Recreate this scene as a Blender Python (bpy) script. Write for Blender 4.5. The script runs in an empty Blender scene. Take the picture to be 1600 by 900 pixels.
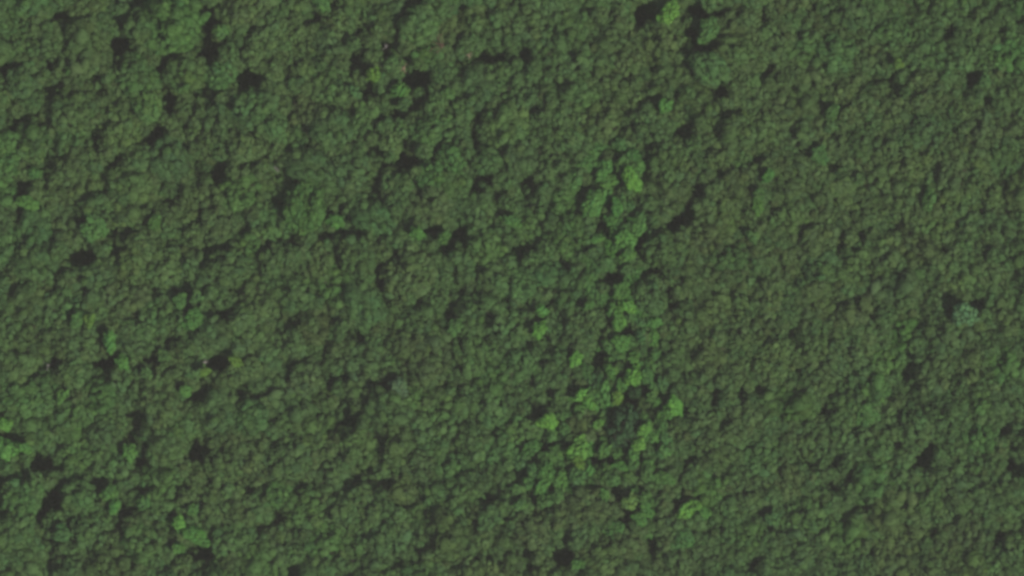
import bpy, math, random
import numpy as np

# ------------------------------------------------------------------ camera, sky, sun, exposure
sc = bpy.context.scene
CAM_Z, CANOPY_Z, MPP = 1500.0, 26.0, 0.25          # metres above ground, mean crown height, metres per photo pixel at the crowns
cd = bpy.data.cameras.new('camera')
cam = bpy.data.objects.new('camera', cd)
sc.collection.objects.link(cam)
cam.location = (0, 0, CAM_Z)
cd.sensor_width = 36.0
cd.lens = 36.0 * (CAM_Z - CANOPY_Z) / (1600 * MPP)
cd.clip_start, cd.clip_end = 1.0, 8000.0
sc.camera = cam

SUN_EL, SUN_AZ = math.radians(45), math.radians(-35)   # azimuth measured from +x (picture right) towards +y (picture up)
world = bpy.data.worlds.new('World')
sc.world = world
world.use_nodes = True
wn = world.node_tree
sky = wn.nodes.new('ShaderNodeTexSky')
sky.sky_type = 'NISHITA'
sky.sun_disc = False
sky.sun_elevation = SUN_EL
sky.sun_rotation = math.pi / 2 - SUN_AZ
bg = wn.nodes['Background']
wn.links.new(sky.outputs[0], bg.inputs[0])
bg.inputs[1].default_value = 0.06
ld = bpy.data.lights.new('sun', 'SUN')
ld.energy = 5.0
ld.angle = math.radians(0.53)
ld.color = (1.0, 0.95, 0.86)
sun = bpy.data.objects.new('sun', ld)
sc.collection.objects.link(sun)
sun.rotation_euler = (math.pi / 2 - SUN_EL, 0, SUN_AZ + math.pi / 2)
sun.location = (300, -200, 400)
vs = sc.view_settings
vs.view_transform, vs.look, vs.exposure, vs.gamma = 'Standard', 'None', -0.22, 1.0
vs.use_curve_mapping = False
sc.cycles.max_bounces = 4
sc.cycles.diffuse_bounces = 2
sc.cycles.glossy_bounces = 1
sc.cycles.transmission_bounces = 2
sc.cycles.volume_bounces = 0
sc.cycles.use_denoising = True
sc.cycles.pixel_filter_type = 'BLACKMAN_HARRIS'
sc.cycles.filter_width = 3.3

rng = np.random.default_rng(7)
random.seed(7)
COL = sc.collection

# ------------------------------------------------------------------ helpers
def at(px, py, z=CANOPY_Z):
    k = MPP * (CAM_Z - z) / (CAM_Z - CANOPY_Z)
    return ((px - 800) * k, (450 - py) * k)

class Noise:                                            # smooth value noise for terrain and canopy height
    def __init__(self, seed, cell):
        self.g = np.random.default_rng(seed).uniform(-1, 1, (128, 128)); self.c = cell
    def __call__(self, x, y):
        u, v = np.asarray(x) / self.c + 64, np.asarray(y) / self.c + 64
        i, j = np.floor(u).astype(int), np.floor(v).astype(int)
        a, b = u - i, v - j
        a, b = a * a * (3 - 2 * a), b * b * (3 - 2 * b)
        g = self.g; i %= 127; j %= 127
        return (g[i, j] * (1 - a) + g[i + 1, j] * a) * (1 - b) + (g[i, j + 1] * (1 - a) + g[i + 1, j + 1] * a) * b
n_ter, n_can, n_can2, n_tone = Noise(1, 60), Noise(2, 42), Noise(3, 17), Noise(4, 55)

def ground_z(x, y):
    return 1.6 * n_ter(x, y)

def mesh_obj(name, verts, faces, mat, smooth=None):
    me = bpy.data.meshes.new(name)
    me.from_pydata(verts, [], faces)
    if mat: me.materials.append(mat)
    if smooth is not None: me.polygons.foreach_set('use_smooth', smooth)
    me.update()
    return me

def link(name, data, parent=None, loc=(0, 0, 0), rz=0.0, s=1.0):
    o = bpy.data.objects.new(name, data)
    COL.objects.link(o)
    o.parent = parent
    o.location = loc
    o.rotation_euler = (0, 0, rz)
    o.scale = s if isinstance(s, tuple) else (s, s, s)
    return o

def tag(o, label, cat, group=None):
    o['label'] = label; o['category'] = cat
    if group: o['group'] = group

# ------------------------------------------------------------------ materials
def new_mat(name):
    m = bpy.data.materials.new(name); m.use_nodes = True
    return m, m.node_tree, m.node_tree.nodes['Principled BSDF']

# foliage: species colour of the tree ("tone") times the colour of each leaf cluster ("leaf")
m_leaf, nt, bsdf = new_mat('foliage')
a1 = nt.nodes.new('ShaderNodeAttribute'); a1.attribute_type = 'INSTANCER'; a1.attribute_name = 'tone'
a2 = nt.nodes.new('ShaderNodeAttribute'); a2.attribute_type = 'GEOMETRY'; a2.attribute_name = 'leaf'
mx = nt.nodes.new('ShaderNodeMix'); mx.data_type = 'RGBA'; mx.blend_type = 'MULTIPLY'; mx.inputs[0].default_value = 1.0
nt.links.new(a1.outputs['Color'], mx.inputs[6]); nt.links.new(a2.outputs['Color'], mx.inputs[7])
nt.links.new(mx.outputs[2], bsdf.inputs['Base Color'])
bsdf.inputs['Roughness'].default_value = 0.8
bsdf.inputs['Specular IOR Level'].default_value = 0.10

def noise_mat(name, c1, c2, scale, rough=0.9, bump=0.0):
    m, nt, b = new_mat(name)
    tc = nt.nodes.new('ShaderNodeTexCoord')
    n = nt.nodes.new('ShaderNodeTexNoise'); n.inputs['Scale'].default_value = scale; n.inputs['Detail'].default_value = 6
    r = nt.nodes.new('ShaderNodeValToRGB')
    r.color_ramp.elements[0].position, r.color_ramp.elements[1].position = 0.35, 0.68
    r.color_ramp.elements[0].color, r.color_ramp.elements[1].color = (*c1, 1), (*c2, 1)
    nt.links.new(tc.outputs['Object'], n.inputs['Vector']); nt.links.new(n.outputs['Fac'], r.inputs[0])
    nt.links.new(r.outputs[0], b.inputs['Base Color']); b.inputs['Roughness'].default_value = rough
    b.inputs['Specular IOR Level'].default_value = 0.2
    if bump:
        bp = nt.nodes.new('ShaderNodeBump'); bp.inputs['Strength'].default_value = bump
        nt.links.new(n.outputs['Fac'], bp.inputs['Height']); nt.links.new(bp.outputs[0], b.inputs['Normal'])
    return m
m_bark = noise_mat('bark', (0.07, 0.05, 0.035), (0.16, 0.125, 0.09), 3.0, bump=0.4)
m_dead = noise_mat('weathered_tan_wood', (0.18, 0.13, 0.085), (0.38, 0.29, 0.20), 1.2)
m_grey = noise_mat('weathered_grey_wood', (0.15, 0.14, 0.13), (0.32, 0.30, 0.28), 1.2)
m_red = noise_mat('dry_brown_twigs', (0.13, 0.07, 0.05), (0.26, 0.16, 0.11), 1.5)
m_floor = noise_mat('leaf_litter', (0.028, 0.024, 0.017), (0.085, 0.062, 0.045), 0.22, bump=0.5)

# ------------------------------------------------------------------ ground
gx = np.concatenate([np.linspace(-1500, -340, 9), np.linspace(-320, 320, 81), np.linspace(340, 1500, 9)])
gv = [(x, y, float(ground_z(x, y))) for y in gx for x in gx]
n = len(gx)
gf = [(j * n + i, j * n + i + 1, (j + 1) * n + i + 1, (j + 1) * n + i) for j in range(n - 1) for i in range(n - 1)]
ground = link('ground', mesh_obj('ground', gv, gf, m_floor, [True] * len(gf)))
ground['kind'] = 'structure'

# ------------------------------------------------------------------ tree meshes
def ico():
    t = (1 + 5 ** 0.5) / 2
    v = np.array([(-1, t, 0), (1, t, 0), (-1, -t, 0), (1, -t, 0), (0, -1, t), (0, 1, t), (0, -1, -t), (0, 1, -t), (t, 0, -1), (t, 0, 1), (-t, 0, -1), (-t, 0, 1)], float)
    f = [(0, 11, 5), (0, 5, 1), (0, 1, 7), (0, 7, 10), (0, 10, 11), (1, 5, 9), (5, 11, 4), (11, 10, 2), (10, 7, 6), (7, 1, 8), (3, 9, 4), (3, 4, 2), (3, 2, 6), (3, 6, 8), (3, 8, 9), (4, 9, 5), (2, 4, 11), (6, 2, 10), (8, 6, 7), (9, 8, 1)]
    v = list(v / np.linalg.norm(v[0])); cache = {}; out = []
    def mid(a, b):
        k = (min(a, b), max(a, b))
        if k not in cache:
            p = (v[a] + v[b]) / 2; v.append(p / np.linalg.norm(p)); cache[k] = len(v) - 1
        return cache[k]
    for a, b, c in f:
        ab, bc, ca = mid(a, b), mid(b, c), mid(c, a)
        out += [(a, ab, ca), (b, bc, ab), (c, ca, bc), (ab, bc, ca)]
    return np.array(v), np.array(out)
ICO_V, ICO_F = ico()

def poisson_disc(r, R, spacing, outline):
    pts, s2 = np.zeros((4000, 2)), spacing ** 2
    n = 0
    for _ in range(int(45 * (R / spacing) ** 2) + 40):
        a, q = r.uniform(0, 2 * math.pi), math.sqrt(r.uniform(0, 1))
        o = R * q * outline(a)
        px, py = o * math.cos(a), o * math.sin(a)
        if n == 0 or ((pts[:n, 0] - px) ** 2 + (pts[:n, 1] - py) ** 2).min() > s2:
            pts[n] = px, py; n += 1
    return [tuple(p) for p in pts[:n]]

def make_crown(R, seed, lobe=2.2, flat=0.5, tiers=2, calm=1.0, ragged=1.0):
    """A dome of leaf clusters; z = 0 is the crown's top level. lobe: cluster spacing in metres."""
    r = np.random.default_rng(seed)
    ph, am = r.uniform(0, 6.28, 5), r.uniform(0.3, 1, 5) * np.array([0.07, 0.12, 0.11, 0.09, 0.06]) * ragged
    outline = lambda a: 0.93 + sum(am[k] * math.sin((k + 1) * a + ph[k]) for k in range(5))
    big = poisson_disc(r, R * 0.85, max(R * 0.42, 2.4), outline)          # boughs
    bigh = r.uniform(-0.26, 0.08, len(big)) * R
    def env(x, y):
        q = min(1.0, math.hypot(x, y) / (R * 1.05))
        h = flat * R * (math.sqrt(1 - q * q) - 1)
        d = [math.hypot(x - b[0], y - b[1]) for b in big]
        k = int(np.argmin(d))
        return h + bigh[k] - 0.13 * R * min(1.6, (d[k] / (R * 0.3)) ** 2)
    cs = [(x, y, env(x, y) + r.normal(0, 0.30) * calm, 1.0) for x, y in poisson_disc(r, R, lobe * 0.64, outline)]
    for t in range(tiers):                                                # the crown's sides
        m = int(2 * math.pi * R / (lobe * 1.15)); o = r.uniform(0, 6.28)
        for k in range(m):
            a = o + 2 * math.pi * (k + r.uniform(-.3, .3)) / m
            q = R * outline(a) * (0.95 - 0.10 * t + r.uniform(-.08, .06))
            cs.append((q * math.cos(a), q * math.sin(a), -flat * R - 1.0 * (t + r.uniform(0.0, .9)), 1.0))
    V, F, L, S = [], [], [], []
    base = 0
    for (x, y, z, s) in cs:
        rad = lobe * float(np.clip(r.lognormal(-0.46, 0.26), 0.36, 1.05))
        tint = np.clip(r.normal(1.0, 0.09 * calm), 0.7, 1.3) * np.array([1 + r.normal(0, .05), 1.0, 1 + r.normal(0, .07)])
        ev = np.array([1, 1, 0.82]) * r.uniform(0.76, 1.30, 3)               # no two clusters share a shape
        qa = r.uniform(0, 6.28); RM = np.array([[math.cos(qa), -math.sin(qa), 0], [math.sin(qa), math.cos(qa), 0], [0, 0, 1]])
        tl = r.normal(0, .35, 2); RM = RM @ np.array([[1, 0, tl[0]], [0, 1, tl[1]], [0, 0, 1]])
        wob = 1 + 0.22 * np.sin(ICO_V @ r.normal(0, 2.2, 3) + r.uniform(0, 6.28))[:, None] + r.normal(0, 0.08, (len(ICO_V), 1))
        v = (ICO_V * rad * wob * ev) @ RM.T * 0.88 + np.array([x, y, z - rad * 0.6])
        V.append(v); F.append(ICO_F + base); S += [True] * len(ICO_F)
        L.append(np.repeat(tint[None] * 0.92, len(v), 0)); base += len(v)
        nl = int(17 * rad * rad) + 9                                       # leaf sprays
        u = r.uniform(-0.25, 1, nl); a = r.uniform(0, 6.283, nl); w = np.sqrt(1 - u * u)
        N = np.stack([w * np.cos(a), w * np.sin(a), u], 1)
        P = (N * rad * r.uniform(0.84, 1.20, (nl, 1)) * ev) @ RM.T + np.array([x, y, z - rad * 0.6])
        N = N + r.normal(0, 0.30, (nl, 3)); N[:, 2] += 0.25
        N /= np.linalg.norm(N, axis=1)[:, None]
        T = np.cross(N, r.normal(0, 1, (nl, 3))); T /= np.linalg.norm(T, axis=1)[:, None]
        B = np.cross(N, T)
        sz = r.uniform(0.22, 0.52, (nl, 1))
        q = np.stack([P - T * sz, P - B * sz * .62 + N * .06, P + T * sz, P + B * sz * .62 + N * .06], 1).reshape(-1, 3)
        V.append(q)
        idx = np.arange(nl)[:, None] * 4 + base
        F.append(np.concatenate([idx + np.array([[0, 1, 2]]), idx + np.array([[0, 2, 3]])], 0)); S += [False] * (2 * nl)
        lt = tint[None] * np.clip(r.normal(1, 0.10, (nl, 1)), .6, 1.5)
        L.append(np.repeat(lt, 4, 0)); base += 4 * nl
    V = np.concatenate(V); F = np.concatenate(F); L = np.concatenate(L)
    me = bpy.data.meshes.new('crown')
    me.vertices.add(len(V)); me.vertices.foreach_set('co', V.ravel())
    me.loops.add(F.size); me.loops.foreach_set('vertex_index', F.ravel().astype(np.int32))
    me.polygons.add(len(F)); me.polygons.foreach_set('loop_start', np.arange(0, F.size, 3, dtype=np.int32))
    me.polygons.foreach_set('use_smooth', np.array(S))
    at_ = me.attributes.new('leaf', 'FLOAT_COLOR', 'POINT')
    at_.data.foreach_set('color', np.concatenate([L, np.ones((len(L), 1))], 1).ravel())
    me.materials.append(m_leaf)
    me.update(calc_edges=True); me.validate()
    return me

def tube(V, F, p0, p1, r0, r1, n=7):
    p0, p1 = np.array(p0, float), np.array(p1, float)
    d = (p1 - p0) / np.linalg.norm(p1 - p0)
    u = np.cross(d, (0.3, 0.9, 0.1)); u /= np.linalg.norm(u); w = np.cross(d, u)
    b = len(V)
    for p, r in ((p0, r0), (p1, r1)):
        V += [tuple(p + r * (math.cos(2 * math.pi * k / n) * u + math.sin(2 * math.pi * k / n) * w)) for k in range(n)]
    F += [(b + k, b + (k + 1) % n, b + n + (k + 1) % n, b + n + k) for k in range(n)]
    F.append(tuple(b + n + k for k in range(n)))

def make_trunk(R, H, seed):
    """Trunk with root flare and limbs reaching into the crown; base at z = 0 (reaching 0.6 m into the soil)."""
    r = np.random.default_rng(seed); V, F = [], []
    d = 0.022 * H + 0.02 * R
    fork = H * 0.62
    top = (r.normal(0, .4), r.normal(0, .4), fork)
    tube(V, F, (0, 0, -2.2), (0, 0, 1.2), d * 1.5, d, 9)
    tube(V, F, (0, 0, 1.15), top, d, d * .62, 9)
    m = 5
    for k in range(m):
        a = 2 * math.pi * (k + r.uniform(-.25, .25)) / m
        q = R * r.uniform(.4, .62)
        e = (top[0] + q * math.cos(a), top[1] + q * math.sin(a), H - 0.30 * R - 1.4)
        tube(V, F, (top[0], top[1], fork - 0.3), e, d * .36, d * .14, 6)
        for s in (-1, 1):
            b = a + s * .6
            tube(V, F, e, (e[0] + .22 * R * math.cos(b), e[1] + .22 * R * math.sin(b), e[2] + .08 * R), d * .13, d * .05, 5)
    tube(V, F, (top[0], top[1], fork - .2), (top[0] * .5, top[1] * .5, H - 1.6), d * .5, d * .15, 6)
    return mesh_obj('trunk', V, F, m_bark, [True] * len(F))

# size classes (metres): a tree takes the class nearest its own radius
CLASSES = [1.6, 2.4, 3.4, 4.6, 5.8, 7.0, 8.4, 10.0]
NVAR = [4, 6, 7, 7, 7, 7, 7, 5]
crowns = []
for ci, R in enumerate(CLASSES):
    crowns.append([make_crown(R, 100 * ci + k, lobe=min(2.7, 1.0 + R * 0.28) * (0.80 + 0.40 * (k % 4) / 3), flat=0.50 + 0.28 * ((k * 37) % 10) / 10,
                              tiers=2 if R > 3 else 1) for k in range(NVAR[ci])])
light_crowns = [[make_crown(R, 5000 + 100 * ci + k, lobe=0.85 + R * 0.16, flat=0.40 + 0.1 * (k % 3), tiers=2, calm=0.5, ragged=1.9) for k in range(5)] for ci, R in enumerate(CLASSES[:5])]
trunks = [[make_trunk(R, 26.0, 900 + 10 * ci + k) for k in range(2)] for ci, R in enumerate(CLASSES)]

def pick(R):
    return int(np.argmin([abs(math.log(R / c)) for c in CLASSES]))

# ------------------------------------------------------------------ what the photograph shows, in photo pixels
# dark gaps between crowns: x, y, half-width, half-height, tilt in degrees (anticlockwise)
GAPS = [(90,18,8,16,-20),(186,70,13,13,0),(322,40,15,28,0),(324,72,18,15,0),(266,88,16,8,15),(248,105,9,6,20),(131,108,16,8,0),(154,136,12,8,0),
 (75,96,14,5,20),(84,131,14,5,20),(7,109,12,7,0),(257,155,14,17,0),(287,191,9,8,0),(241,213,18,10,30),(140,217,11,14,0),(20,192,18,8,0),
 (84,245,10,12,-30),(67,265,12,8,30),(30,292,9,10,0),(385,122,17,14,0),(310,143,11,7,10),(485,24,14,10,0),(340,265,12,14,0),(311,258,8,12,-30),
 (390,258,8,7,0),(175,255,9,9,0),(263,305,12,9,20),(553,92,8,8,0),(556,46,6,7,0),(632,21,6,13,-20),(602,73,7,14,10),(635,95,12,7,0),(650,120,20,9,15),
 (770,86,18,12,0),(723,95,17,6,0),(817,80,8,9,0),(572,140,11,9,0),(648,162,12,10,-30),(741,194,7,14,-15),(743,222,6,12,10),(580,241,9,12,0),(637,248,14,12,0),
 (585,287,12,12,0),(751,280,16,17,0),(824,294,12,16,0),(1003,25,12,16,0),(1069,203,15,11,30),(620,175,11,7,0),(1103,14,28,12,0),(1080,54,9,10,0),
 (1103,77,9,8,0),(1192,25,6,16,0),(1269,10,10,9,0),(1124,140,13,12,0),(1201,112,12,8,25),(1367,122,8,10,-15),(1392,126,7,12,-20),(1519,124,13,11,0),
 (1483,49,7,14,0),(1299,262,9,9,0),(1182,248,7,9,0),(1565,3,9,6,0),(1593,33,9,5,0),(1092,296,8,9,0),(1544,157,8,9,0),(26,297,8,7,0),(126,402,18,12,0),
 (175,369,9,11,0),(182,391,9,9,0),(367,356,20,7,10),(490,350,16,9,0),(528,321,9,10,0),(541,356,10,14,0),(397,412,8,10,0),(287,451,9,8,0),(340,493,22,7,28),
 (301,519,18,7,20),(262,531,11,9,0),(166,566,26,8,18),(79,567,11,8,0),(336,566,18,11,0),(493,559,13,11,0),(508,588,6,12,35),(553,521,12,9,0),(231,560,10,9,0),
 (455,374,8,8,0),(672,362,10,6,0),(695,384,11,8,0),(716,363,12,9,20),(594,448,7,14,20),(606,465,8,8,0),(592,423,6,8,0),(711,447,11,8,0),(706,486,12,11,0),
 (709,466,8,11,0),(790,468,8,8,0),(810,391,12,9,0),(1000,385,12,17,0),(1018,420,18,9,-30),(1045,465,8,20,10),(957,430,14,9,0),(1059,346,18,10,20),
 (1081,316,5,28,0),(975,517,14,7,0),(936,558,11,13,0),(940,356,8,8,0),(604,600,11,7,0),(678,602,17,7,20),(828,307,9,8,0),(765,299,12,7,0),
 (1404,356,15,8,-10),(1313,381,9,10,0),(1348,367,8,8,0),(1187,437,9,7,0),(1240,521,9,10,0),(1525,474,14,8,0),(1484,484,9,5,10),(1498,346,7,8,0),
 (1474,388,8,8,0),(1586,430,7,7,0),(1358,456,9,6,0),(1248,580,8,7,0),(1215,496,6,6,0),(1416,587,8,8,0),(66,721,15,15,0),(26,704,7,10,0),(80,781,16,14,-20),
 (52,812,8,14,-35),(200,646,9,9,0),(200,685,13,9,0),(220,718,8,9,0),(303,704,9,20,0),(371,611,18,9,0),(539,651,15,10,0),(308,865,17,13,0),(378,750,7,7,0),
 (388,765,8,8,0),(455,893,13,8,0),(395,830,8,8,0),(434,809,7,9,0),(73,840,9,9,0),(192,798,8,10,0),(150,756,9,8,0),(5,676,9,5,0),(304,617,9,7,0),
 (565,749,7,11,0),(849,632,12,6,0),(985,622,12,14,0),(856,697,9,9,0),(940,720,22,9,0),(961,781,9,13,0),(978,809,12,9,0),(761,781,9,9,0),
 (831,777,9,9,0),(742,816,9,8,0),(779,767,8,7,0),(880,872,20,13,0),(824,886,8,10,0),(1073,718,10,10,0),(1017,854,10,12,0),(1066,641,7,6,0),(1117,620,8,14,0),
 (1157,615,8,8,0),(1187,606,9,7,0),(1245,709,8,10,0),(1269,727,8,7,0),(1306,722,8,9,0),(1330,746,9,8,0),(1299,762,14,6,-30),(1344,788,8,10,0),(1406,695,10,9,0),
 (1439,722,14,11,0),(1456,697,7,7,0),(1588,722,13,22,0),(1572,672,8,9,0),(1456,830,10,12,0),(1565,837,9,10,0),(1141,891,11,9,0),(1175,886,14,10,0),
 (1215,688,7,6,0),(1281,645,8,7,0),(1054,795,6,8,0),(1203,826,5,5,0)]
# light-crowned trees: x, y, radius, colour key
LIGHT = [(504,7,8,'g'),(553,143,6,'b'),(52,270,7,'g'),(112,103,8,'g'),(345,48,9,'g'),(320,26,5,'g'),(1045,20,12,'L'),(987,280,12,'L'),(1040,164,8,'l'),
 (583,117,8,'y'),(623,140,9,'l'),(632,163,7,'b'),(700,145,6,'g'),(705,248,17,'g'),(928,308,8,'l'),(1280,241,10,'g'),(1201,275,6,'l'),(1187,304,6,'g'),
 (1302,175,8,'g'),(1108,45,14,'g'),(1540,128,6,'b'),(1404,98,5,'y'),(42,316,10,'l'),(145,356,16,'g'),(241,348,8,'g'),(126,497,10,'g'),(139,502,6,'y'),
 (170,533,9,'l'),(191,565,7,'l'),(280,470,8,'g'),(301,502,12,'l'),(306,465,6,'g'),(525,347,8,'l'),(368,565,6,'y'),(255,556,7,'g'),(320,581,5,'y'),(229,584,6,'g'),
 (926,320,15,'l'),(963,323,8,'l'),(978,376,13,'l'),(982,397,8,'l'),(971,458,12,'l'),(982,479,8,'L'),(966,501,9,'l'),(847,486,7,'l'),(844,514,8,'L'),
 (970,535,10,'l'),(901,561,7,'L'),(989,588,11,'L'),(1010,588,8,'g'),(695,371,7,'l'),(712,510,8,'g'),(921,477,5,'l'),(651,363,7,'l'),(1185,322,7,'l'),
 (1175,369,6,'g'),(1453,311,10,'g'),(6,662,8,'L'),(9,704,13,'l'),(38,700,7,'l'),(96,620,6,'l'),(171,770,9,'g'),(178,791,7,'l'),(278,816,7,'L'),(303,835,13,'l'),
 (278,858,6,'l'),(301,797,6,'g'),(203,706,8,'l'),(224,785,9,'g'),(289,611,6,'l'),(908,616,6,'L'),(919,630,7,'L'),(945,618,15,'l'),(964,622,6,'y'),
 (858,660,10,'L'),(901,705,13,'L'),(905,723,6,'y'),(945,703,8,'l'),(1006,672,7,'L'),(998,694,7,'L'),(989,711,6,'l'),(1054,636,9,'L'),(1041,645,9,'l'),
 (852,739,13,'l'),(847,760,8,'l'),(984,784,9,'Y'),(999,811,8,'l'),(945,774,6,'l'),(765,809,15,'b'),(1073,798,9,'L'),(1085,791,7,'L'),(1101,800,7,'l'),
 (903,882,6,'l'),(935,662,5,'l'),(1005,777,7,'g'),(1071,844,12,'g'),(1208,809,9,'b'),(1355,645,13,'g'),(98,835,10,'b'),(1509,490,14,'B'),(624,602,10,'s'),(800,345,9,'g')]
# large crowns that stand out: x, y, radius, colour key, extra height
BIG = [(973,670,30,'d',4.5),(992,612,9,'d',0),(1038,387,29,'n',2),(1015,462,25,'n',3),(915,668,22,'w',1.5),(1150,200,27,'o',3),(653,40,27,'p',4),
 (126,72,38,'o',3),(268,36,40,'g2',6),(222,40,26,'o',3),(30,128,18,'b2',3),(1110,105,22,'s2',4),(1146,80,26,'o',2),(640,430,40,'o',3),(560,400,34,'n',2),
 (475,320,36,'g2',5),(215,120,28,'n',2),(228,165,22,'g2',3),(395,165,30,'n',3),(420,200,26,'n',1),(1140,400,30,'n',1),(760,250,20,'n',1),(860,250,34,'n',0),
 (660,560,44,'o',2),(620,690,40,'o',2),(560,800,42,'n',1),(700,840,40,'o',2),(450,640,36,'n',2),(30,780,32,'n',4),(20,830,30,'n',4),(120,780,26,'n',1),
 (250,640,30,'o',1),(450,720,34,'n',1),(1170,770,36,'o',0),(1400,800,40,'o',0),(1320,640,30,'n',1),(1480,640,36,'n',1),(1520,780,38,'n',2),(1240,860,38,'o',1),
 (1400,450,38,'n',0),(1280,470,36,'o',0),(1160,520,36,'o',0),(1320,560,36,'o',0),(1450,200,38,'n',0),(1350,220,36,'n',0),(1260,80,34,'n',0),(1400,50,36,'n',0),
 (900,100,38,'o',0),(960,60,30,'o',0),(860,180,34,'n',0),(940,190,34,'o',0),(820,30,34,'o',0),(740,30,26,'o',0),(340,350,30,'o',0),(250,420,30,'o',0),(400,470,30,'o',1),
 (60,420,34,'n',0),(40,480,30,'n',0),(330,520,26,'n',2),(820,440,30,'b2',0),(860,430,22,'b2',0),(930,790,34,'o',2),(890,800,26,'o',1),(1060,570,34,'n',0)]
TONES = {'n': (.058, .121, .035), 'o': (.064, .118, .035), 'g': (.066, .160, .039), 'g2': (.061, .136, .034), 'l': (.076, .200, .041), 'L': (.112, .282, .046),
         'y': (.104, .215, .034), 'Y': (.128, .240, .054), 'b': (.062, .152, .043), 'b2': (.056, .125, .036), 'B': (.112, .230, .096), 's': (.082, .140, .068),
         's2': (.063, .142, .043), 'd': (.036, .088, .032), 'w': (.064, .116, .035), 'p': (.065, .140, .040)}
WORDS = {'n': 'mid green', 'o': 'olive green', 'g': 'fresh green', 'g2': 'grass green', 'l': 'light green', 'L': 'bright lime green', 'y': 'yellow-green', 'Y': 'pale yellow-green',
         'b': 'bluish green', 'b2': 'blue-green', 'B': 'pale turquoise green', 's': 'greyish', 's2': 'grey-green', 'd': 'very dark green', 'w': 'brownish green', 'p': 'pale green'}

GA = np.array(GAPS, float)
GE = np.where(GA[:, 0] < 1130, 2.2, 1.0) + np.where(GA[:, 2] * GA[:, 3] > 165, 2.2, 0.0)
GC, GS = np.cos(np.radians(GA[:, 4])), np.sin(np.radians(GA[:, 4]))
def gap_hits(x, y, r, k=0.92):
    dx, dy = x - GA[:, 0], GA[:, 1] - y
    u, v = dx * GC + dy * GS, dy * GC - dx * GS
    return bool(np.any((u / (GA[:, 2] + GE + k * r)) ** 2 + (v / (GA[:, 3] + GE + k * r)) ** 2 < 1))

def top_height(x, y):                                       # height of the leaf roof above the soil
    rough = np.clip((1150 - x / MPP - 800) / 700, 0.25, 1)  # the right of the picture is more even
    return 25.5 + 2.2 * n_can(x, y) + 2.3 * rough * n_can2(x, y)

PX, PR = [], []                                             # accepted crowns (pixels)
trees = []                                                  # dict per tree that is a thing of its own
def add(x, y, r, key, kind, dh):
    PX.append((x, y)); PR.append(r)
    trees.append(dict(x=x, y=y, r=r, key=key, kind=kind, dh=dh))
CACHE = np.zeros((12000, 3)); CN = [0]
def clash(x, y, r, k):
    while CN[0] < len(PX):
        CACHE[CN[0]] = (*PX[CN[0]], PR[CN[0]]); CN[0] += 1
    C = CACHE[:CN[0]]
    return bool(np.any((C[:, 0] - x) ** 2 + (C[:, 1] - y) ** 2 < (k * (C[:, 2] + r)) ** 2))

for x, y, r, k in LIGHT: add(x, y, r * 1.1, k, 'light_crowned_tree', 5.0 if k == 'B' else 2.6 if k in 'LyY' else 1.4)
for x, y, r, k, h in BIG: add(x, y, r, k, 'broad_crowned_tree', h)
# the greener, younger strip of forest that runs down through the right of centre
STRIP = [(955, 265), (960, 330), (985, 390), (960, 430), (978, 480), (965, 530), (990, 590), (935, 620), (915, 650), (1005, 690), (930, 715), (880, 710), (850, 745), (960, 775), (1000, 800)]
for _ in range(500):
    a = STRIP[int(rng.integers(len(STRIP)))]
    x, y, rr = a[0] + rng.normal(0, 24), a[1] + rng.normal(0, 24), rng.uniform(6, 13)
    if gap_hits(x, y, rr, .7) or clash(x, y, rr, .8): continue
    add(x, y, rr, 'ggggllbn'[int(rng.integers(8))], 'light_crowned_tree', rng.uniform(-2, .5))
for r in (34, 30, 27, 24, 21, 18):
    for _ in range(2600):
        if sum(t['kind'] == 'canopy_tree' for t in trees) >= 300: break
        x, y = rng.uniform(-10, 1610), rng.uniform(-10, 910)
        rr = r * rng.uniform(.93, 1.07)
        if gap_hits(x, y, rr) or clash(x, y, rr, 0.76): continue
        wx, wy = at(x, y); t = n_tone(wx, wy) + (x - 750) / 1800 + rng.normal(0, .45)
        key = 'o' if t > .35 else ('b2' if t < -1.05 else ('g2' if rng.random() < .25 else 'n'))
        add(x, y, rr, key, 'canopy_tree', rng.normal(0, .6 + .7 * float(np.clip((1150 - x) / 500, 0, 1))))
fill = []                                                   # small trees between the crowns, and the forest beyond the picture
for r in (30, 22, 15, 11, 8):
    for _ in range(9000 if r > 12 else 12000):
        x, y = rng.uniform(-480, 2080), rng.uniform(-480, 1380)
        inside = -15 < x < 1615 and -15 < y < 915
        if inside and r > 16: continue
        if not inside and r < 15: continue
        if inside and gap_hits(x, y, r, 0.9): continue
        if clash(x, y, r, 0.74): continue
        PX.append((x, y)); PR.append(r); fill.append((x, y, r, rng.normal(0, .8) - (1.5 if inside else 0)))
# whatever is still open outside the gaps: smaller trees a little below the roof
YY, XX = np.mgrid[-12:914:4, -12:1614:4]
open_ = np.ones(XX.shape, bool)
for (x, y), r in zip(PX, PR): open_ &= (XX - x) ** 2 + (YY - y) ** 2 > (0.84 * r) ** 2
cells = np.argwhere(open_); rng.shuffle(cells)
n_open = len(cells)
for a, b in cells:
    x, y = float(XX[a, b]), float(YY[a, b])
    if not open_[a, b]: continue
    r = rng.uniform(11, 17)
    if gap_hits(x, y, r, .85): r = 8
    if gap_hits(x, y, r, .85): continue
    w = np.s_[max(0, a - 5):a + 6, max(0, b - 5):b + 6]
    open_[w] &= (XX[w] - x) ** 2 + (YY[w] - y) ** 2 > (0.8 * r) ** 2
    ro = float(np.clip((1150 - x) / 500, 0, 1))            # deeper hollows between the crowns on the left and in the middle
    fill.append((x, y, r, rng.uniform(-4.2 - 4.5 * ro, -1.5 - 1.5 * ro)))
low = []                                                    # saplings on the floor of the gaps
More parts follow.
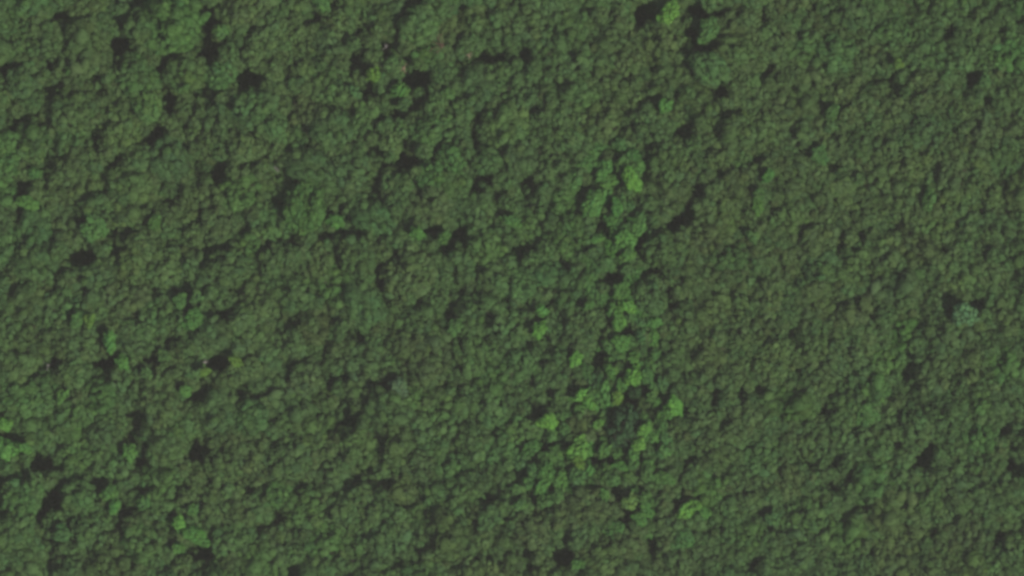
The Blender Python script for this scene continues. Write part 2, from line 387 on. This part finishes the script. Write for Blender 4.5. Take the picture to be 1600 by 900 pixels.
for gx_, gy_, rx, ry, t in GAPS:
    for _ in range(max(3, int(rx * ry / 22))):
        low.append((gx_ + rng.uniform(-1.1, 1.1) * rx, gy_ + rng.uniform(-1.1, 1.1) * ry, rng.uniform(8, 14), rng.uniform(8, 14.5) if rx * ry > 165 and (gx_ < 1130 or gx_ > 1500) else rng.uniform(14, 19.5)))

# ------------------------------------------------------------------ labels: which tree, by look and by a landmark one can find
MARKS = [(320,55,'the dark gap at upper left'),(257,155,'the square dark gap left of top'),(385,122,'the dark notch in the upper left'),(770,86,'the blackest gap at top centre'),
 (1045,20,'the lime tree at top'),(1103,14,'the wide black gap at top'),(987,280,'the lone lime tree'),(1000,388,'the black gap right of centre'),
 (1509,490,'the turquoise crown at right'),(706,486,'the black corner gap at centre'),(971,672,'the big dark round crown'),(901,705,'the lime crown below centre'),
 (1054,636,'the lime tree right of the dark crown'),(308,865,'the brown gap at lower left'),(79,567,'the grey dead tree at left'),(336,566,'the gap with the white snag'),
 (493,559,'the dark gap left of centre'),(1588,722,'the dark gap on the right edge'),(1439,722,'the round dark gap at lower right'),(80,781,'the long dark gap at lower left'),
 (126,402,'the dark gap at middle left'),(1404,356,'the dark slot at right'),(1380,124,'the twin dark slots at upper right'),(1124,140,'the grey-green crown at upper right'),
 (880,872,'the black gap at bottom'),(1084,792,'the lime crescent at bottom'),(1519,124,'the dark gap at far upper right'),(604,600,'the small grey crown below centre'),
 (751,280,'the shaded gap above centre'),(303,704,'the brown slit at lower left'),(539,651,'the dark hook left of bottom centre'),(1175,886,'the twin gaps at bottom right'),
 (-15,-15,'the top left corner'),(1615,915,'the bottom right corner'),(1240,521,'the small dark gap right of centre'),(1069,203,'the brown gap at upper right')]
DIRS = ['right', 'upper right', 'above', 'upper left', 'left', 'lower left', 'below', 'lower right']
ORD = ['nearest', 'second', 'third', 'fourth', 'fifth', 'sixth', 'seventh', 'eighth', 'ninth', 'tenth', 'eleventh', 'twelfth', 'thirteenth']
def size_word(r):
    return 'tiny' if r < 7.5 else 'small' if r < 12 else 'modest' if r < 20 else 'medium' if r < 26 else 'large' if r < 32 else 'very broad'
buckets = {}
for t in trees:
    d = [math.hypot(t['x'] - m[0], t['y'] - m[1]) for m in MARKS]
    order = np.argsort(d)
    k = int(order[0])
    if d[k] < 4: k = int(order[1])
    m = MARKS[k]
    s = int(round(math.degrees(math.atan2(-(t['y'] - m[1]), t['x'] - m[0])) / 45)) % 8
    buckets.setdefault((k, s, size_word(t['r']), t['key']), []).append((d[k], t))
for (k, s, sw, key), lst in buckets.items():
    lst.sort(key=lambda e: e[0])
    for q, (_, t) in enumerate(lst):
        side = DIRS[s] if DIRS[s] in ('above', 'below') else DIRS[s] + ' of'
        pre = '' if len(lst) == 1 else ', ' + ORD[min(q, 12)]
        t['label'] = f"{sw} {WORDS[key]} crown{pre} {side} {MARKS[k][2]}"

# ------------------------------------------------------------------ build the trees
GROUPS = {'canopy_tree': 'trees of the closed leaf roof', 'broad_crowned_tree': 'broad crowns standing out of the leaf roof', 'light_crowned_tree': 'light-leaved trees at the gaps'}
for i, t in enumerate(trees):
    x0, y0 = at(t['x'], t['y'])
    H = float(top_height(x0, y0)) + t['dh']
    x, y = at(t['x'], t['y'], H)
    gz = float(ground_z(x, y))
    R = t['r'] * MPP * 1.06
    ci = pick(R)
    root = link(t['kind'], None, None, (x, y, gz), rng.uniform(0, 6.28))
    tag(root, t['label'], 'tree', GROUPS[t['kind']])
    k = R / CLASSES[ci]
    st = rng.uniform(.78, 1.28) if t['kind'] == 'light_crowned_tree' else rng.uniform(.88, 1.14)
    cm = light_crowns[ci][int(rng.integers(5))] if t['kind'] == 'light_crowned_tree' else crowns[ci][int(rng.integers(NVAR[ci]))]
    c = link('crown', cm, root, (0, 0, H), 0, (k * st, k / st, k * rng.uniform(.9, 1.1) * (1.5 if t['key'] == 'd' else 1.0)))
    tn = np.array(TONES[t['key']]) * np.clip(rng.normal(1, .065), .78, 1.22) * (1 + rng.normal(0, .035, 3))
    c['tone'] = [float(v) for v in tn]
    link('trunk', trunks[ci][i % 2], root, (0, 0, 0), 0, (k, k, H / 26.0))

# small trees between: nobody could pick these apart; one object of instances
src = bpy.data.collections.new('small_tree_sources')        # not linked to the scene
srcs = []
for ci in range(len(CLASSES)):
    for me in crowns[ci][:4]:
        tr = trunks[ci][0]
        nv = len(me.vertices)
        j = bpy.data.meshes.new('small_tree')
        v = np.empty(nv * 3); me.vertices.foreach_get('co', v); v = v.reshape(-1, 3)
        v2 = np.empty(len(tr.vertices) * 3); tr.vertices.foreach_get('co', v2); v2 = v2.reshape(-1, 3) - np.array([0, 0, 26.0])
        f = np.empty(len(me.loops), np.int32); me.loops.foreach_get('vertex_index', f)
        faces = [tuple(q) for q in f.reshape(-1, 3).tolist()] + [tuple(nv + w for w in p.vertices) for p in tr.polygons]
        j.from_pydata(np.concatenate([v, v2]).tolist(), [], faces)
        L = np.empty(nv * 4); me.attributes['leaf'].data.foreach_get('color', L)
        at_ = j.attributes.new('leaf', 'FLOAT_COLOR', 'POINT')
        at_.data.foreach_set('color', np.concatenate([L, np.ones(len(v2) * 4)]))
        j.materials.append(m_leaf); j.materials.append(m_bark)
        j.polygons.foreach_set('material_index', np.array([0] * (len(f) // 3) + [1] * len(tr.polygons), np.int32))
        sm = np.empty(len(f) // 3, bool); me.polygons.foreach_get('use_smooth', sm)
        j.polygons.foreach_set('use_smooth', np.concatenate([sm, np.ones(len(tr.polygons), bool)]))
        o = bpy.data.objects.new(f'small_tree_{len(srcs):03d}', j); src.objects.link(o); srcs.append((ci, o))

pts, rot, scl, idx, ton = [], [], [], [], []
def scatter(px, py, r, H, tone):
    x, y = at(px, py, H)
    R = r * MPP * 1.06; ci = pick(R); k = R / CLASSES[ci]
    cand = [n_ for n_, (c_, _) in enumerate(srcs) if c_ == ci]
    pts.append((x, y, float(ground_z(x, y)) + H)); rot.append((0, 0, rng.uniform(0, 6.28)))
    scl.append((k, k, k)); idx.append(cand[int(rng.integers(len(cand)))]); ton.append(tone)
for px, py, r, dh in fill:
    x0, y0 = at(px, py)
    key = 'o' if n_tone(x0, y0) + rng.normal(0, .5) > .3 else 'n'
    if r < 18 and min(math.hypot(px - a, py - b) for a, b in STRIP) < 42 and rng.random() < .55: key = 'g'
    scatter(px, py, r, float(top_height(x0, y0)) + dh, tuple(np.array(TONES[key]) * np.clip(rng.normal(1, .1), .75, 1.25)))
for px, py, r, H in low:
    scatter(px, py, r, H, tuple(np.array(TONES['n']) * rng.uniform(.8, 1.15)))
me = bpy.data.meshes.new('small_trees'); me.from_pydata(pts, [], [])
for nm, ty, data, key in (('rot', 'FLOAT_VECTOR', rot, 'vector'), ('scl', 'FLOAT_VECTOR', scl, 'vector'), ('tone', 'FLOAT_VECTOR', ton, 'vector')):
    q = me.attributes.new(nm, ty, 'POINT'); q.data.foreach_set(key, np.array(data, float).ravel())
q = me.attributes.new('pick', 'INT', 'POINT'); q.data.foreach_set('value', np.array(idx, np.int32))
stuff = link('small_trees', me)
stuff['kind'] = 'stuff'; stuff['label'] = 'small trees filling the spaces between the larger crowns'; stuff['category'] = 'trees'
ng = bpy.data.node_groups.new('scatter', 'GeometryNodeTree')
ng.interface.new_socket('Geometry', in_out='INPUT', socket_type='NodeSocketGeometry')
ng.interface.new_socket('Geometry', in_out='OUTPUT', socket_type='NodeSocketGeometry')
gi, go = ng.nodes.new('NodeGroupInput'), ng.nodes.new('NodeGroupOutput')
ci_ = ng.nodes.new('GeometryNodeCollectionInfo'); ci_.inputs[0].default_value = src
ci_.inputs['Separate Children'].default_value = True; ci_.inputs['Reset Children'].default_value = True
ip = ng.nodes.new('GeometryNodeInstanceOnPoints'); ip.inputs['Pick Instance'].default_value = True
def named(nm, ty):
    a = ng.nodes.new('GeometryNodeInputNamedAttribute'); a.data_type = ty; a.inputs[0].default_value = nm
    return a.outputs[0]
ng.links.new(gi.outputs[0], ip.inputs['Points']); ng.links.new(ci_.outputs[0], ip.inputs['Instance'])
ng.links.new(named('pick', 'INT'), ip.inputs['Instance Index'])
e2r = ng.nodes.new('FunctionNodeEulerToRotation'); ng.links.new(named('rot', 'FLOAT_VECTOR'), e2r.inputs[0])
ng.links.new(e2r.outputs[0], ip.inputs['Rotation']); ng.links.new(named('scl', 'FLOAT_VECTOR'), ip.inputs['Scale'])
ng.links.new(ip.outputs[0], go.inputs[0])
stuff.modifiers.new('scatter', 'NODES').node_group = ng

# ------------------------------------------------------------------ dead trees with bare wood
def dead_tree(px, py, H, mat, label, seed, lean=(0, 0), nbr=6, reach=3.0, dia=.3):
    r = np.random.default_rng(seed)
    x, y = at(px, py, H); x -= lean[0]; y -= lean[1]
    root = link('dead_tree', None, None, (x, y, float(ground_z(x, y))))
    tag(root, label, 'dead tree', 'bare dead trees in the gaps')
    V, F = [], []
    mid = (lean[0] * .45, lean[1] * .45, H * .55); top = (lean[0], lean[1], H)
    tube(V, F, (0, 0, -1.5), mid, dia * 1.5, dia, 8); tube(V, F, mid, top, dia, dia * .45, 8)
    link('trunk', mesh_obj('trunk', V, F, mat, [True] * len(F)), root)
    for k in range(nbr):
        f = r.uniform(.62, .97); a = r.uniform(0, 6.28); q = reach * r.uniform(.5, 1)
        p = np.array(mid) + (np.array(top) - np.array(mid)) * (f - .55) / .45
        e = p + np.array([q * math.cos(a), q * math.sin(a), q * r.uniform(.2, .7)])
        V, F = [], []
        tube(V, F, p, e, dia * .42, dia * .2, 6)
        for s in (-1, 1):
            b = a + s * r.uniform(.4, .9)
            tube(V, F, e, e + np.array([.5 * q * math.cos(b), .5 * q * math.sin(b), .25 * q]), dia * .2, dia * .07, 5)
        link('branch', mesh_obj('branch', V, F, mat, [True] * len(F)), root)
dead_tree(75, 570, 24, m_grey, 'grey bare dead tree in a small gap near the left edge', 1, (0, 1), 6, 2.2, .5)
dead_tree(318, 566, 25, m_grey, 'white bare snag beside a dark gap left of centre', 2, (-.5, .5), 4, 1.4, .45)
dead_tree(602, 70, 25, m_grey, 'pale grey bare snag in the narrow gap near the top', 3, (-.5, 2.0), 4, 1.6, .4)
dead_tree(631, 105, 25, m_dead, 'small tan broken stem beneath the top centre gap', 4, (.6, 0), 4, 1.5, .6)
dead_tree(734, 84, 27, m_dead, 'tan bare stem leaning towards the blackest gap at top', 5, (6, .3), 5, 2.0, .42)
dead_tree(693, 72, 28.5, m_red, 'brown leafless tree left of the blackest gap at top', 6, (3, -1.5), 13, 4.2, .4)
dead_tree(428, 261, 27, m_grey, 'grey leafless twiggy tree in the closed leaf roof at upper left', 7, (0, .5), 10, 2.2, .25)

# ------------------------------------------------------------------ the air between the forest and the camera
hz = [(-1600, -1600), (1600, -1600), (1600, 1600), (-1600, 1600)]
hv = [(x, y, -5.0) for x, y in hz] + [(x, y, CAM_Z + 10) for x, y in hz]
hf = [(3, 2, 1, 0), (4, 5, 6, 7), (0, 1, 5, 4), (1, 2, 6, 5), (2, 3, 7, 6), (3, 0, 4, 7)]
m_haze = bpy.data.materials.new('haze'); m_haze.use_nodes = True
hn = m_haze.node_tree
hn.nodes.remove(hn.nodes['Principled BSDF'])
pv = hn.nodes.new('ShaderNodeVolumePrincipled')
pv.inputs['Color'].default_value = (0.88, 0.87, 0.80, 1)
pv.inputs['Density'].default_value = 0.57e-4
hn.links.new(pv.outputs[0], hn.nodes['Material Output'].inputs['Volume'])
haze = link('haze', mesh_obj('haze', hv, hf, m_haze))
haze['kind'] = 'stuff'; haze['label'] = 'thin pale haze between the forest and the sky'; haze['category'] = 'haze'
